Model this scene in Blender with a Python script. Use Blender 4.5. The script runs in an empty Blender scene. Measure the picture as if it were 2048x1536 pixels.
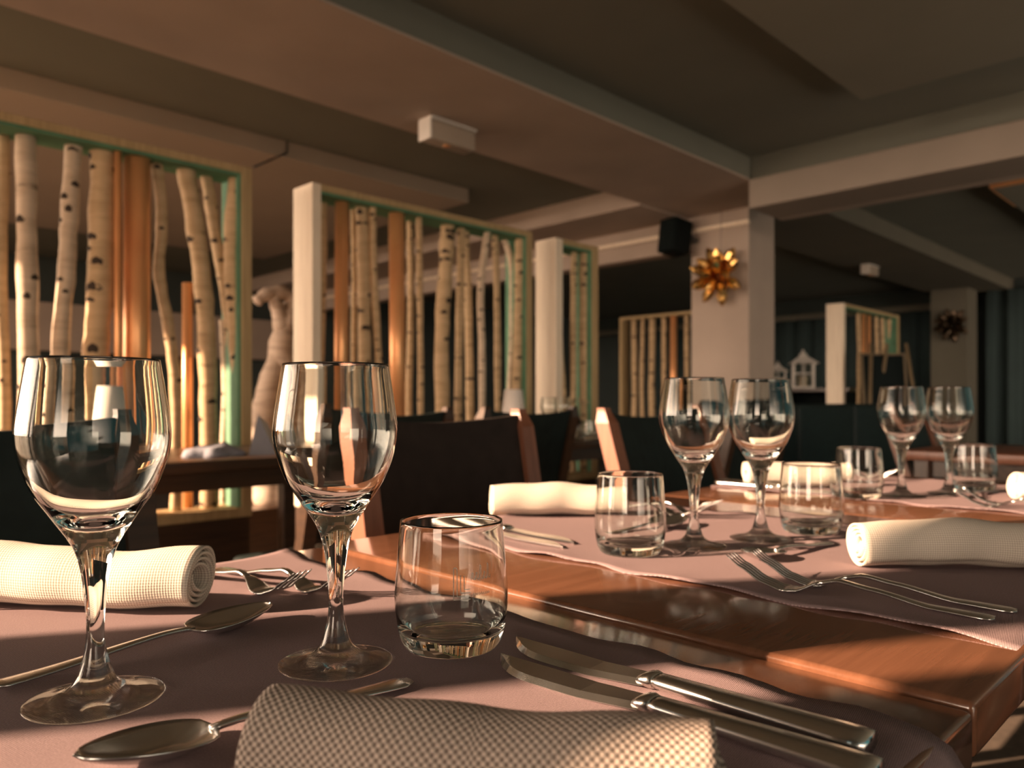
import bpy, bmesh, math, random
from mathutils import Vector, Matrix
random.seed(7)
SC = bpy.context.scene
COL = SC.collection
F, CX, HY = 1537.0, 1024.0, 805.0          # focal length, centre column and horizon row in photo pixels
TZ = 0.74                                   # table height
EYE = TZ + 0.168
S2 = math.sqrt(2)

# ------------------------------------------------------------------ camera
cam_d = bpy.data.cameras.new('camera')
cam = bpy.data.objects.new('camera', cam_d)
COL.objects.link(cam)
cam.location = (0, 0, EYE)
cam.rotation_euler = (math.radians(90), 0, math.radians(-45))
cam_d.sensor_width = 36
cam_d.lens = F / 2048 * 36
cam_d.shift_y = (HY - 768) / 2048
cam_d.clip_start = 0.02
cam_d.dof.use_dof = True
cam_d.dof.focus_distance = 0.50
cam_d.dof.aperture_fstop = 8.0
SC.camera = cam

# ------------------------------------------------------------------ daylight
world = bpy.data.worlds.new('sky')
SC.world = world
world.use_nodes = True
wnt = world.node_tree
wb = wnt.nodes['Background']
# dusk sky: warm horizon on the sun's side, teal overhead and on the side away from the sun
def sky_nodes():
    L = wnt.links.new
    tc = wnt.nodes.new('ShaderNodeTexCoord')
    sep = wnt.nodes.new('ShaderNodeSeparateXYZ'); L(tc.outputs['Generated'], sep.inputs[0])
    dot = wnt.nodes.new('ShaderNodeVectorMath'); dot.operation = 'DOT_PRODUCT'
    dot.inputs[1].default_value = (-0.872, 0.49, 0.0); L(tc.outputs['Generated'], dot.inputs[0])
    up = wnt.nodes.new('ShaderNodeValToRGB'); L(sep.outputs['Z'], up.inputs['Fac'])
    up.color_ramp.elements[0].position = 0.13; up.color_ramp.elements[0].color = (*SKY_HOR, 1)
    up.color_ramp.elements[1].position = 0.75; up.color_ramp.elements[1].color = (*SKY_ZEN, 1)
    md = up.color_ramp.elements.new(0.28); md.color = (*SKY_MID, 1)
    mr = wnt.nodes.new('ShaderNodeMapRange'); mr.inputs[1].default_value = -0.6; mr.inputs[2].default_value = 0.6
    L(dot.outputs['Value'], mr.inputs[0])
    mx = wnt.nodes.new('ShaderNodeMix'); mx.data_type = 'RGBA'
    L(mr.outputs[0], mx.inputs[0]); mx.inputs[6].default_value = (*SKY_EAST, 1); L(up.outputs['Color'], mx.inputs[7])
    L(mx.outputs[2], wb.inputs[0])
SKY_HOR, SKY_MID, SKY_ZEN, SKY_EAST = (4.6, 3.45, 2.6), (0.12, 0.12, 0.105), (0.03, 0.065, 0.065), (0.018, 0.072, 0.071)
sky_nodes()
wb.inputs[1].default_value = 3.0

ELEV = math.radians(21)
LDIR = Vector((0.872 * math.cos(ELEV), -0.49 * math.cos(ELEV), -math.sin(ELEV)))
sun_d = bpy.data.lights.new('sun', 'SUN')
sun_d.energy = 18.0
sun_d.color = (1.0, 0.66, 0.43)
sun_d.angle = math.radians(0.6)
sun = bpy.data.objects.new('sun', sun_d)
COL.objects.link(sun)
sun.rotation_euler = LDIR.to_track_quat('-Z', 'Y').to_euler()
sun.location = (-6, 5, 6)

XW = -1.4                                    # window wall
def portal(y0, y1, z0, z1):
    ld = bpy.data.lights.new('window_portal', 'AREA')
    ld.shape = 'RECTANGLE'
    ld.size = z1 - z0
    ld.size_y = y1 - y0
    ld.cycles.is_portal = True
    o = bpy.data.objects.new('window_portal', ld)
    COL.objects.link(o)
    o.location = (XW - 0.02, (y0 + y1) / 2, (z0 + z1) / 2)
    o.rotation_euler = (0, math.radians(-90), 0)
portal(1.503, 8.6, 0.25, 2.35)
portal(-0.55, 0.10, 0.25, 2.35)
pd = bpy.data.lights.new('teal_fill_portal', 'AREA'); pd.shape = 'RECTANGLE'; pd.size = 10.6; pd.size_y = 1.95; pd.cycles.is_portal = True  # portal for the added right-wall openings that give teal fill light
po = bpy.data.objects.new('teal_fill_portal', pd); COL.objects.link(po)
po.location = (5.5, -2.63, 1.275); po.rotation_euler = (math.radians(90), 0, 0)

vs = SC.view_settings
SC.display_settings.display_device = 'sRGB'
vs.view_transform = 'Standard'
vs.look = 'None'
vs.exposure = 0.06
vs.gamma = 1.0
vs.use_curve_mapping = False
SC.cycles.use_denoising = True
SC.cycles.max_bounces = 16
SC.cycles.transmission_bounces = 14
SC.cycles.transparent_max_bounces = 16
SC.cycles.glossy_bounces = 6
SC.cycles.diffuse_bounces = 5
SC.cycles.sample_clamp_indirect = 6.0
SC.cycles.blur_glossy = 0.6
sun_d.cycles.is_caustics_light = True

# ------------------------------------------------------------------ pixel helpers (used once to survey positions)
def from_dr(d, r, z): return Vector(((d + r) / S2, (d - r) / S2, z))
def on_z(px, py, z=TZ):
    d = F * (EYE - z) / (py - HY)
    return from_dr(d, (px - CX) / F * d, z)
def on_y(px, py, Y):
    q = (px - CX) / F
    d = Y * S2 / (1 - q)
    return Vector((d * (1 + q) / S2, Y, EYE + (HY - py) / F * d))
def on_x(px, py, X):
    q = (px - CX) / F
    d = X * S2 / (1 + q)
    return Vector((X, d * (1 - q) / S2, EYE + (HY - py) / F * d))

# ------------------------------------------------------------------ materials
def newmat(name):
    m = bpy.data.materials.new(name)
    m.use_nodes = True
    nt = m.node_tree
    return m, nt, nt.nodes['Principled BSDF']
def N(nt, t, **kw):
    n = nt.nodes.new(t)
    for k, v in kw.items(): setattr(n, k, v)
    return n
def plain(name, col, rough=0.6, metal=0.0, var=0.12, scale=14, bump=0.0, spec=0.5, coat=0.0):
    m, nt, b = newmat(name)
    tc = N(nt, 'ShaderNodeTexCoord'); no = N(nt, 'ShaderNodeTexNoise')
    no.inputs['Scale'].default_value = scale; no.inputs['Detail'].default_value = 4
    nt.links.new(tc.outputs['Object'], no.inputs['Vector'])
    rp = N(nt, 'ShaderNodeValToRGB')
    a = [c * (1 - var) for c in col]; c2 = [min(1, c * (1 + var)) for c in col]
    rp.color_ramp.elements[0].position = 0.3; rp.color_ramp.elements[1].position = 0.7
    rp.color_ramp.elements[0].color = (*a, 1); rp.color_ramp.elements[1].color = (*c2, 1)
    nt.links.new(no.outputs['Fac'], rp.inputs['Fac'])
    nt.links.new(rp.outputs['Color'], b.inputs['Base Color'])
    b.inputs['Roughness'].default_value = rough
    b.inputs['Metallic'].default_value = metal
    b.inputs['Specular IOR Level'].default_value = spec
    b.inputs['Coat Weight'].default_value = coat
    b.inputs['Coat Roughness'].default_value = 0.12
    if bump:
        bp = N(nt, 'ShaderNodeBump'); bp.inputs['Strength'].default_value = bump; bp.inputs['Distance'].default_value = 0.004
        nt.links.new(no.outputs['Fac'], bp.inputs['Height']); nt.links.new(bp.outputs['Normal'], b.inputs['Normal'])
    return m
def wood(name, c0, c1, rough=0.22, stretch=(1.2, 22, 22), scale=3.0, coat=0.0):
    m, nt, b = newmat(name)
    tc = N(nt, 'ShaderNodeTexCoord'); mp = N(nt, 'ShaderNodeMapping'); mp.inputs['Scale'].default_value = stretch
    no = N(nt, 'ShaderNodeTexNoise'); no.inputs['Scale'].default_value = scale; no.inputs['Detail'].default_value = 8
    no.inputs['Roughness'].default_value = 0.65
    nt.links.new(tc.outputs['Object'], mp.inputs['Vector']); nt.links.new(mp.outputs['Vector'], no.inputs['Vector'])
    rp = N(nt, 'ShaderNodeValToRGB')
    rp.color_ramp.elements[0].position = 0.32; rp.color_ramp.elements[1].position = 0.68
    rp.color_ramp.elements[0].color = (*c0, 1); rp.color_ramp.elements[1].color = (*c1, 1)
    nt.links.new(no.outputs['Fac'], rp.inputs['Fac']); nt.links.new(rp.outputs['Color'], b.inputs['Base Color'])
    b.inputs['Roughness'].default_value = rough
    b.inputs['Coat Weight'].default_value = coat
    b.inputs['Coat Roughness'].default_value = 0.1
    bp = N(nt, 'ShaderNodeBump'); bp.inputs['Strength'].default_value = 0.06; bp.inputs['Distance'].default_value = 0.002
    nt.links.new(no.outputs['Fac'], bp.inputs['Height']); nt.links.new(bp.outputs['Normal'], b.inputs['Normal'])
    return m
def weave(name, c0, c1, per, rot=0.0, bump=0.5, fleck=0.0, dist=0.0006):
    """cloth: thread pattern from a UV map laid out in metres"""
    m, nt, b = newmat(name)
    tc = N(nt, 'ShaderNodeTexCoord'); mp = N(nt, 'ShaderNodeMapping')
    mp.inputs['Rotation'].default_value = (0, 0, rot)
    nt.links.new(tc.outputs['UV'], mp.inputs['Vector'])
    sep = N(nt, 'ShaderNodeSeparateXYZ'); nt.links.new(mp.outputs['Vector'], sep.inputs[0])
    outs = []
    for ax, p in (('X', per[0]), ('Y', per[1])):
        mu = N(nt, 'ShaderNodeMath', operation='MULTIPLY'); mu.inputs[1].default_value = 2 * math.pi / p
        nt.links.new(sep.outputs[ax], mu.inputs[0])
        si = N(nt, 'ShaderNodeMath', operation='SINE'); nt.links.new(mu.outputs[0], si.inputs[0])
        outs.append(si)
    pr = N(nt, 'ShaderNodeMath', operation='MULTIPLY')
    nt.links.new(outs[0].outputs[0], pr.inputs[0]); nt.links.new(outs[1].outputs[0], pr.inputs[1])
    h = N(nt, 'ShaderNodeMath', operation='MULTIPLY_ADD'); h.inputs[1].default_value = 0.5; h.inputs[2].default_value = 0.5
    nt.links.new(pr.outputs[0], h.inputs[0])
    no = N(nt, 'ShaderNodeTexNoise'); no.inputs['Scale'].default_value = 900; no.inputs['Detail'].default_value = 3
    nt.links.new(tc.outputs['UV'], no.inputs['Vector'])
    mx = N(nt, 'ShaderNodeMix'); mx.inputs[0].default_value = fleck
    nt.links.new(h.outputs[0], mx.inputs[2]); nt.links.new(no.outputs['Fac'], mx.inputs[3])
    rp = N(nt, 'ShaderNodeValToRGB')
    rp.color_ramp.elements[0].position = 0.25; rp.color_ramp.elements[1].position = 0.75
    rp.color_ramp.elements[0].color = (*c0, 1); rp.color_ramp.elements[1].color = (*c1, 1)
    nt.links.new(mx.outputs[0], rp.inputs['Fac']); nt.links.new(rp.outputs['Color'], b.inputs['Base Color'])
    b.inputs['Roughness'].default_value = 0.9; b.inputs['Specular IOR Level'].default_value = 0.15
    b.inputs['Sheen Weight'].default_value = 0.0
    bp = N(nt, 'ShaderNodeBump'); bp.inputs['Strength'].default_value = bump; bp.inputs['Distance'].default_value = dist
    nt.links.new(mx.outputs[0], bp.inputs['Height']); nt.links.new(bp.outputs['Normal'], b.inputs['Normal'])
    return m
def bark(name, c0, c1, cd):
    m, nt, b = newmat(name)
    tc = N(nt, 'ShaderNodeTexCoord'); mp = N(nt, 'ShaderNodeMapping'); mp.inputs['Scale'].default_value = (5, 5, 26)
    no = N(nt, 'ShaderNodeTexNoise'); no.inputs['Scale'].default_value = 1.6; no.inputs['Detail'].default_value = 5
    nt.links.new(tc.outputs['Object'], mp.inputs['Vector']); nt.links.new(mp.outputs['Vector'], no.inputs['Vector'])
    rp = N(nt, 'ShaderNodeValToRGB')
    e = rp.color_ramp.elements
    e[0].position = 0.24; e[0].color = (*cd, 1)
    e[1].position = 0.62; e[1].color = (*c1, 1)
    n2 = e.new(0.33); n2.color = (*c0, 1)
    nt.links.new(no.outputs['Fac'], rp.inputs['Fac']); nt.links.new(rp.outputs['Color'], b.inputs['Base Color'])
    b.inputs['Roughness'].default_value = 0.75
    bp = N(nt, 'ShaderNodeBump'); bp.inputs['Strength'].default_value = 0.3; bp.inputs['Distance'].default_value = 0.004
    nt.links.new(no.outputs['Fac'], bp.inputs['Height']); nt.links.new(bp.outputs['Normal'], b.inputs['Normal'])
    return m
def glassmat(name, tint=(1, 1, 1), clear=0.0):
    m, nt, b = newmat(name)
    nt.nodes.remove(b)
    g = N(nt, 'ShaderNodeBsdfGlass'); g.inputs['IOR'].default_value = 1.48; g.inputs['Roughness'].default_value = 0.0
    g.inputs['Color'].default_value = (*tint, 1)
    t = N(nt, 'ShaderNodeBsdfTransparent')
    mx = N(nt, 'ShaderNodeMixShader'); mx.inputs[0].default_value = clear
    out = nt.nodes['Material Output']
    nt.links.new(g.outputs[0], mx.inputs[1]); nt.links.new(t.outputs[0], mx.inputs[2])
    nt.links.new(mx.outputs[0], out.inputs['Surface'])
    return m

M = {}
M['plaster'] = plain('warm_grey_plaster', (0.42, 0.34, 0.28), 0.85, var=0.06, scale=3)
M['beam'] = plain('shaded_beam_plaster', (0.30, 0.25, 0.205), 0.85, var=0.06, scale=3)  # darker plaster copy, shade on the cross beam put into its colour
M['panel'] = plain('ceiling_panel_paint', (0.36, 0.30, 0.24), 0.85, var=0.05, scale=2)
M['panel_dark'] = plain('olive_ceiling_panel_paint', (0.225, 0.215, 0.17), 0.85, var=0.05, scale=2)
M['far_plaster'] = plain('shaded_far_plaster', (0.13, 0.12, 0.09), 0.85, var=0.06, scale=3)  # plaster copy with the far room's dimness put into its colour
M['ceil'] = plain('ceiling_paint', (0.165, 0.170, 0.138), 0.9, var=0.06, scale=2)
M['dark_wall'] = plain('dark_teal_wall_paint', (0.045, 0.06, 0.057), 0.85, var=0.1, scale=3)
M['stone'] = plain('terrace_stone', (0.30, 0.26, 0.215), 0.8, var=0.15, scale=5)
M['table'] = wood('red_brown_varnished_wood', (0.150, 0.064, 0.034), (0.215, 0.094, 0.051), 0.16, (1.2, 26, 26), 3.0, coat=0.9)
M['floor_dark'] = plain('dark_carpet', (0.085, 0.062, 0.045), 0.95, var=0.25, scale=40)
M['table_dark'] = wood('dark_walnut', (0.035, 0.020, 0.013), (0.075, 0.040, 0.022), 0.3)
M['chair'] = wood('chair_stained_wood', (0.19, 0.075, 0.042), (0.29, 0.118, 0.068), 0.28, (22, 22, 1.5))
M['leather'] = plain('dark_brown_leather', (0.022, 0.016, 0.014), 0.6, var=0.25, scale=30, bump=0.1, spec=0.25)
M['leather_shaded'] = plain('shadow_tinted_leather', (0.010, 0.0185, 0.018), 0.6, var=0.25, scale=30, bump=0.1, spec=0.25)  # leather with the teal of the shadows mixed into its colour
M['runner'] = weave('mauve_grey_runner_cloth', (0.12, 0.086, 0.092), (0.43, 0.312, 0.315), (0.0014, 0.0014), 0.6, 0.6, 0.40, 0.0005)
M['napkin'] = weave('cream_basketweave_napkin', (0.20, 0.155, 0.13), (0.66, 0.55, 0.47), (0.0036, 0.0036), 0.0, 0.7, 0.06, 0.001)
M['napkin_fine'] = weave('cream_twill_napkin', (0.50, 0.43, 0.36), (0.80, 0.74, 0.64), (0.0030, 0.0030), math.radians(45), 0.5, 0.08)
M['steel'] = plain('polished_steel', (0.70, 0.69, 0.67), 0.21, 1.0, var=0.03, scale=60)
M['steel2'] = plain('blackened_steel', (0.10, 0.10, 0.10), 0.3, 0.9)
M['glass'] = glassmat('clear_glass', (0.985, 0.995, 0.985), 0.0)
M['foot_glass'] = glassmat('clear_foot_glass', (0.985, 0.995, 0.985), 0.45)
M['etch'] = plain('frosted_etching', (0.75, 0.70, 0.64), 0.9)
M['birch'] = bark('birch_bark', (0.47, 0.33, 0.18), (0.60, 0.43, 0.25), (0.11, 0.075, 0.04))
M['birch_pale'] = bark('pale_birch_bark', (0.52, 0.40, 0.28), (0.66, 0.53, 0.39), (0.13, 0.10, 0.065))
M['knot'] = plain('bark_scar', (0.045, 0.032, 0.022), 0.9)
M['copper'] = plain('copper_pipe_metal', (1.0, 0.46, 0.20), 0.30, 0.45, var=0.12, scale=5)
M['post'] = wood('limewashed_board', (0.78, 0.65, 0.50), (0.95, 0.83, 0.66), 0.7, (18, 18, 1.2))
M['green'] = plain('green_painted_board', (0.10, 0.24, 0.14), 0.7, var=0.15)
M['edge'] = wood('ochre_board_edge', (0.38, 0.27, 0.13), (0.52, 0.38, 0.20), 0.7, (18, 18, 1.2))
M['shade'] = plain('white_lampshade', (0.78, 0.72, 0.66), 0.8, var=0.03)
M['white'] = plain('white_paint', (0.74, 0.70, 0.64), 0.5, var=0.04)
M['black'] = plain('black_plastic', (0.004, 0.007, 0.007), 0.7, spec=0.1)
M['gold'] = plain('gold_foil', (0.78, 0.47, 0.16), 0.24, 1.0, var=0.25, scale=25)
M['bronze'] = plain('dark_bronze', (0.10, 0.07, 0.045), 0.35, 0.9)
M['curtain'] = plain('slate_curtain_cloth', (0.028, 0.048, 0.048), 0.95, var=0.1, scale=4)
M['drift'] = bark('driftwood', (0.36, 0.27, 0.20), (0.52, 0.41, 0.32), (0.18, 0.13, 0.10))
M['far_wood'] = wood('dull_oak', (0.14, 0.10, 0.055), (0.20, 0.145, 0.08), 0.6, (18, 18, 1.2))
M['slate'] = plain('chalkboard_slate', (0.006, 0.010, 0.010), 0.8, spec=0.1)
M['bulb'] = plain('emergency_light_diffuser', (0.45, 0.37, 0.29), 0.35, var=0.03)
M['leaf'] = plain('dried_flower', (0.34, 0.28, 0.18), 0.8, var=0.3)
M['blue_grey'] = plain('blue_grey_linen_and_shade', (0.30, 0.31, 0.36), 0.9, var=0.08)
M['candle'] = plain('cream_wax', (0.80, 0.68, 0.50), 0.6, var=0.05)

# ------------------------------------------------------------------ object helpers
def link(name, me, mat=None, parent=None, smooth=False):
    o = bpy.data.objects.new(name, me)
    COL.objects.link(o)
    if mat is not None and not me.materials: me.materials.append(mat)
    if parent is not None: o.parent = parent
    if smooth:
        me.polygons.foreach_set('use_smooth', [True] * len(me.polygons))
    return o
def mesh(name, vs_, fs_, mat=None, parent=None, smooth=False):
    me = bpy.data.meshes.new(name)
    me.from_pydata([tuple(v) for v in vs_], [], fs_)
    me.update()
    return link(name, me, mat, parent, smooth)
def tag(o, label=None, cat=None, group=None, kind=None):
    if label: o['label'] = label
    if cat: o['category'] = cat
    if group: o['group'] = group
    if kind: o['kind'] = kind
    return o
def thing(name, label, cat, loc=(0, 0, 0), rz=0.0, group=None):
    o = bpy.data.objects.new(name, None)
    COL.objects.link(o)
    o.location = loc; o.rotation_euler = (0, 0, rz); o.empty_display_size = 0.05
    return tag(o, label, cat, group)
def box(name, lo, hi, mat, parent=None, bevel=0.0, seg=2):
    bm = bmesh.new()
    bmesh.ops.create_cube(bm, size=1)
    for v in bm.verts:
        for i in range(3): v.co[i] = lo[i] + (v.co[i] + 0.5) * (hi[i] - lo[i])
    if bevel:
        bmesh.ops.bevel(bm, geom=bm.edges[:], offset=bevel, segments=seg, affect='EDGES', profile=0.5)
    me = bpy.data.meshes.new(name); bm.to_mesh(me); bm.free()
    return link(name, me, mat, parent, smooth=bool(bevel and seg > 2))
def struct(name, lo, hi, mat, bevel=0.0):
    return tag(box(name, lo, hi, mat, None, bevel), kind='structure')
def catmull(pts, n):
    out = []
    P = [Vector(p) for p in pts]
    for i in range(len(P) - 1):
        p0 = P[i - 1] if i else P[0]; p1 = P[i]; p2 = P[i + 1]; p3 = P[i + 2] if i + 2 < len(P) else P[-1]
        for k in range(n):
            t = k / n
            out.append(0.5 * ((2 * p1) + (p2 - p0) * t + (2 * p0 - 5 * p1 + 4 * p2 - p3) * t * t + (3 * p1 - p0 - 3 * p2 + p3) * t ** 3))
    out.append(P[-1])
    return out
def lathe(name, prof, mat, parent=None, seg=48):
    vs_, fs_, rings = [], [], []
    for r, z in prof:
        if r < 1e-6:
            rings.append([len(vs_)]); vs_.append((0, 0, z))
        else:
            rings.append(list(range(len(vs_), len(vs_) + seg)))
            for k in range(seg):
                a = 2 * math.pi * k / seg
                vs_.append((r * math.cos(a), r * math.sin(a), z))
    for A, B in zip(rings, rings[1:]):
        for k in range(seg):
            k2 = (k + 1) % seg
            a0, a1 = A[k % len(A)], A[k2 % len(A)]
            b0, b1 = B[k % len(B)], B[k2 % len(B)]
            f = [a0, a1, b1, b0]
            f = [x for i, x in enumerate(f) if x not in f[:i]]
            if len(f) >= 3: fs_.append(f)
    return mesh(name, vs_, fs_, mat, parent, True)
def tube(name, pts, rads, mat, parent=None, seg=10, caps=True, up=None):
    vs_, fs_ = [], []
    P = [Vector(p) for p in pts]
    n = len(P)
    for i, p in enumerate(P):
        t = (P[min(i + 1, n - 1)] - P[max(i - 1, 0)]).normalized()
        ref = Vector((0, 0, 1)) if abs(t.z) < 0.9 else Vector((1, 0, 0))
        a = t.cross(ref).normalized(); b = t.cross(a)
        r = rads[i] if isinstance(rads, (list, tuple)) else rads
        ra, rb = r if isinstance(r, tuple) else (r, r)
        for k in range(seg):
            an = 2 * math.pi * k / seg
            vs_.append(p + a * (ra * math.cos(an)) + b * (rb * math.sin(an)))
    for i in range(n - 1):
        for k in range(seg):
            k2 = (k + 1) % seg
            fs_.append([i * seg + k, i * seg + k2, (i + 1) * seg + k2, (i + 1) * seg + k])
    if caps:
        fs_.append(list(range(seg))[::-1]); fs_.append([(n - 1) * seg + k for k in range(seg)])
    o = mesh(name, vs_, fs_, mat, parent, True)
    return o
def loft(name, st, mat, parent=None, seg=10, power=0.7):
    """stations (x, y, z, half width, half thickness) along x"""
    vs_, fs_ = [], []
    for x, y, z, w, t in st:
        for k in range(seg):
            a = 2 * math.pi * k / seg
            c, s = math.cos(a), math.sin(a)
            vs_.append((x, y + w * math.copysign(abs(c) ** power, c), z + t * math.copysign(abs(s) ** power, s)))
    n = len(st)
    for i in range(n - 1):
        for k in range(seg):
            k2 = (k + 1) % seg
            fs_.append([i * seg + k, i * seg + k2, (i + 1) * seg + k2, (i + 1) * seg + k])
    fs_.append(list(range(seg))[::-1]); fs_.append([(n - 1) * seg + k for k in range(seg)])
    return mesh(name, vs_, fs_, mat, parent, True)
def copy_tree(o, parent=None):
    c = o.copy(); COL.objects.link(c)
    if parent is not None: c.parent = parent
    for ch in [x for x in bpy.data.objects if x.parent == o]: copy_tree(ch, c)
    return c

# ------------------------------------------------------------------ room shell
ZC, Z1, Z2 = 2.445, 2.30, 2.12
struct('floor', (-1.5, -2.7, -0.1), (11.3, 9.3, 0.0), M['floor_dark'])
struct('ceiling', (-1.5, -2.7, ZC), (11.3, 9.3, ZC + 0.12), M['ceil'])
struct('wall_back', (-1.5, 9.2, 0), (11.3, 9.35, ZC), M['dark_wall'])
struct('wall_right', (-1.5, -2.72, 0), (11.3, -2.6, 0.3), M['plaster'])
struct('wall_right', (-1.5, -2.72, 2.25), (11.3, -2.6, ZC), M['plaster'])
for wx in (-1.5, 1.9, 4.44, 7.2, 10.8): struct('wall_right', (wx, -2.72, 0.3), (wx + 0.4, -2.6, 2.25), M['plaster'])  # piers between unseen openings, added so teal sky light fills the shadows
struct('wall_far', (11.2, -2.6, 0), (11.35, 9.2, ZC), M['dark_wall'])
# window wall: sill, head and piers with the openings left between them
struct('wall_left', (XW - 0.12, -2.6, 0), (XW, 9.2, 0.25), M['plaster'])
struct('trim_1', (XW - 0.12, -2.6, 2.35), (XW, 9.2, ZC), M['plaster'])
for i, (a, b) in enumerate(((-2.6, -0.55), (0.10, 1.04), (1.098, 1.222), (1.303, 1.503), (8.6, 9.2))):
    struct('wall_left', (XW - 0.025, a, 0.25), (XW, b, 2.35), M['plaster'])
struct('terrace_floor', (-45, -30, -0.12), (XW - 0.12, 40, -0.02), M['stone'])
struct('sun_blocker_wall', (-8.5, 1.10, -0.02), (XW - 0.28, 1.222, 6.0), M['plaster'])  # unseen wall, added to keep the sun off the near tables
# beams and hung panels
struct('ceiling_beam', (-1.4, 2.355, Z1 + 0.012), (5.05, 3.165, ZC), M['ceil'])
struct('beam_soffit', (-1.4, 2.35, Z1), (5.05, 3.17, Z1 + 0.012), M['plaster'], 0.003)
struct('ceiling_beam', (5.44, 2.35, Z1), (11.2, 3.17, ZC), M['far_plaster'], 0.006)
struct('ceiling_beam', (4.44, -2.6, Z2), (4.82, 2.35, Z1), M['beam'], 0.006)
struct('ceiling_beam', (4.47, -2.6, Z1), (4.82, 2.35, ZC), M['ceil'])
struct('ceiling_beam', (4.44, 3.17, 2.29), (5.05, 9.2, ZC), M['plaster'], 0.006)
struct('ceiling_beam', (5.05, 3.14, 2.055), (5.2, 9.2, ZC), M['plaster'], 0.004)
struct('ceiling_beam', (5.05, 2.67, Z1), (5.44, 3.14, ZC), M['plaster'])
struct('trim_2', (5.02, 2.66, 2.178), (5.052, 9.2, 2.205), M['post'], 0.003)
struct('trim_3', (4.82, -2.6, 2.12), (4.90, 2.35, 2.16), M['plaster'], 0.003)
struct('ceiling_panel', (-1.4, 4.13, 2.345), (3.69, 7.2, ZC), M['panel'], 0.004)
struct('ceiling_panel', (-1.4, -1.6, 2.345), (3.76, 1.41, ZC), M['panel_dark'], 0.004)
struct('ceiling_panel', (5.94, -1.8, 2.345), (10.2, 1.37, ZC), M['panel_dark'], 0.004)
struct('pillar', (5.05, 2.67, 0), (5.44, 3.14, Z1), M['plaster'], 0.004)
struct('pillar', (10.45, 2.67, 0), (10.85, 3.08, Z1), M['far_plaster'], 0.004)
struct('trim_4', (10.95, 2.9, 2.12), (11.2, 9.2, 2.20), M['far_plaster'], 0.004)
struct('wall_back_band', (-1.4, 9.08, 1.45), (5.0, 9.2, 1.95), M['plaster'])

# ------------------------------------------------------------------ curtains
def curtain(y0, y1, x, label, z1=2.12):
    vs_, fs_ = [], []
    n = max(24, int((y1 - y0) * 60))
    ph = random.random() * 6
    for i in range(n + 1):
        y = y0 + (y1 - y0) * i / n
        dx = 0.05 * math.sin(y * 21 + ph + 0.8 * math.sin(y * 5)) + 0.02 * math.sin(y * 47)
        for k, z in enumerate((0.02, 0.8, 1.5, z1)):
            vs_.append((x + dx * (1.1 - 0.15 * k), y, z))
    for i in range(n):
        for k in range(3):
            a = i * 4 + k
            fs_.append([a, a + 1, a + 5, a + 4])
    o = mesh('curtain', vs_, fs_, M['curtain'], None, True)
    md = o.modifiers.new('thickness', 'SOLIDIFY'); md.thickness = 0.006
    return tag(o, label, 'curtain', 'slate curtains along the far wall')
curtain(3.15, 4.5, 11.0, 'dark slate curtain behind the white lanterns, next to the far pillar')
curtain(4.55, 6.0, 11.0, 'dark slate curtain hanging beside the lit front pillar')
curtain(6.05, 7.6, 11.0, 'dark slate curtain behind the small far birch screen')
curtain(1.2, 2.6, 11.0, 'dark slate curtain right of the far pillar with the ornament', 2.3)
curtain(-0.4, 1.15, 11.0, 'dark slate curtain at the far right edge of the photo', 2.3)

# ------------------------------------------------------------------ birch screens
def trunk(parent, pts, r, mat, name='birch_trunk', knots=6, scars=True):
    path = catmull(pts, 6)
    base = parent.location
    P = [p - base for p in path]
    rads = []
    for i, p in enumerate(P):
        rads.append(r * (1.0 + 0.045 * math.sin(i * 1.1 + r * 900) + random.uniform(-0.03, 0.03)))
    P = [p + Vector((random.uniform(-1, 1) * r * 0.07, random.uniform(-1, 1) * r * 0.07, 0)) for p in P]
    o = tube(name, P, rads, mat, parent, 12)
    if scars:
        vs_, fs_ = [], []
        for _ in range(int(knots * 1.8)):
            i = random.randrange(1, len(P) - 1)
            c = P[i]; a = random.uniform(0, 2 * math.pi) if random.random() < 0.35 else math.radians(random.uniform(-190, -70) + 0)
            rr = rads[i]
            n = Vector((math.cos(a), math.sin(a), 0)); t = Vector((-math.sin(a), math.cos(a), 0))
            w = rr * random.uniform(0.38, 0.78); h = rr * random.uniform(0.22, 0.46)
            b0 = len(vs_)
            vs_.append(c + n * (rr + 0.006))
            for k in range(8):
                an = 2 * math.pi * k / 8
                x = w * math.cos(an); zz = h * math.sin(an) - 0.3 * abs(x)
                off = math.sqrt(max(rr * rr - x * x, 0)) * 0.98
                vs_.append(c + n * off + t * x + Vector((0, 0, zz)))
            for k in range(8): fs_.append([b0, b0 + 1 + k, b0 + 1 + (k + 1) % 8])
        s = mesh('branch_scar', vs_, fs_, M['knot'], o, True)
        s['kind'] = 'stuff'
    return o
def pipe(parent, pts, r, mat=None):
    base = parent.location
    P = [Vector(p) - base for p in pts]
    return tube('copper_pipe', P, r, mat or M['copper'], parent, 20)
SY, STOP, SBOT = 3.0, 1.875, 0.44
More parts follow.
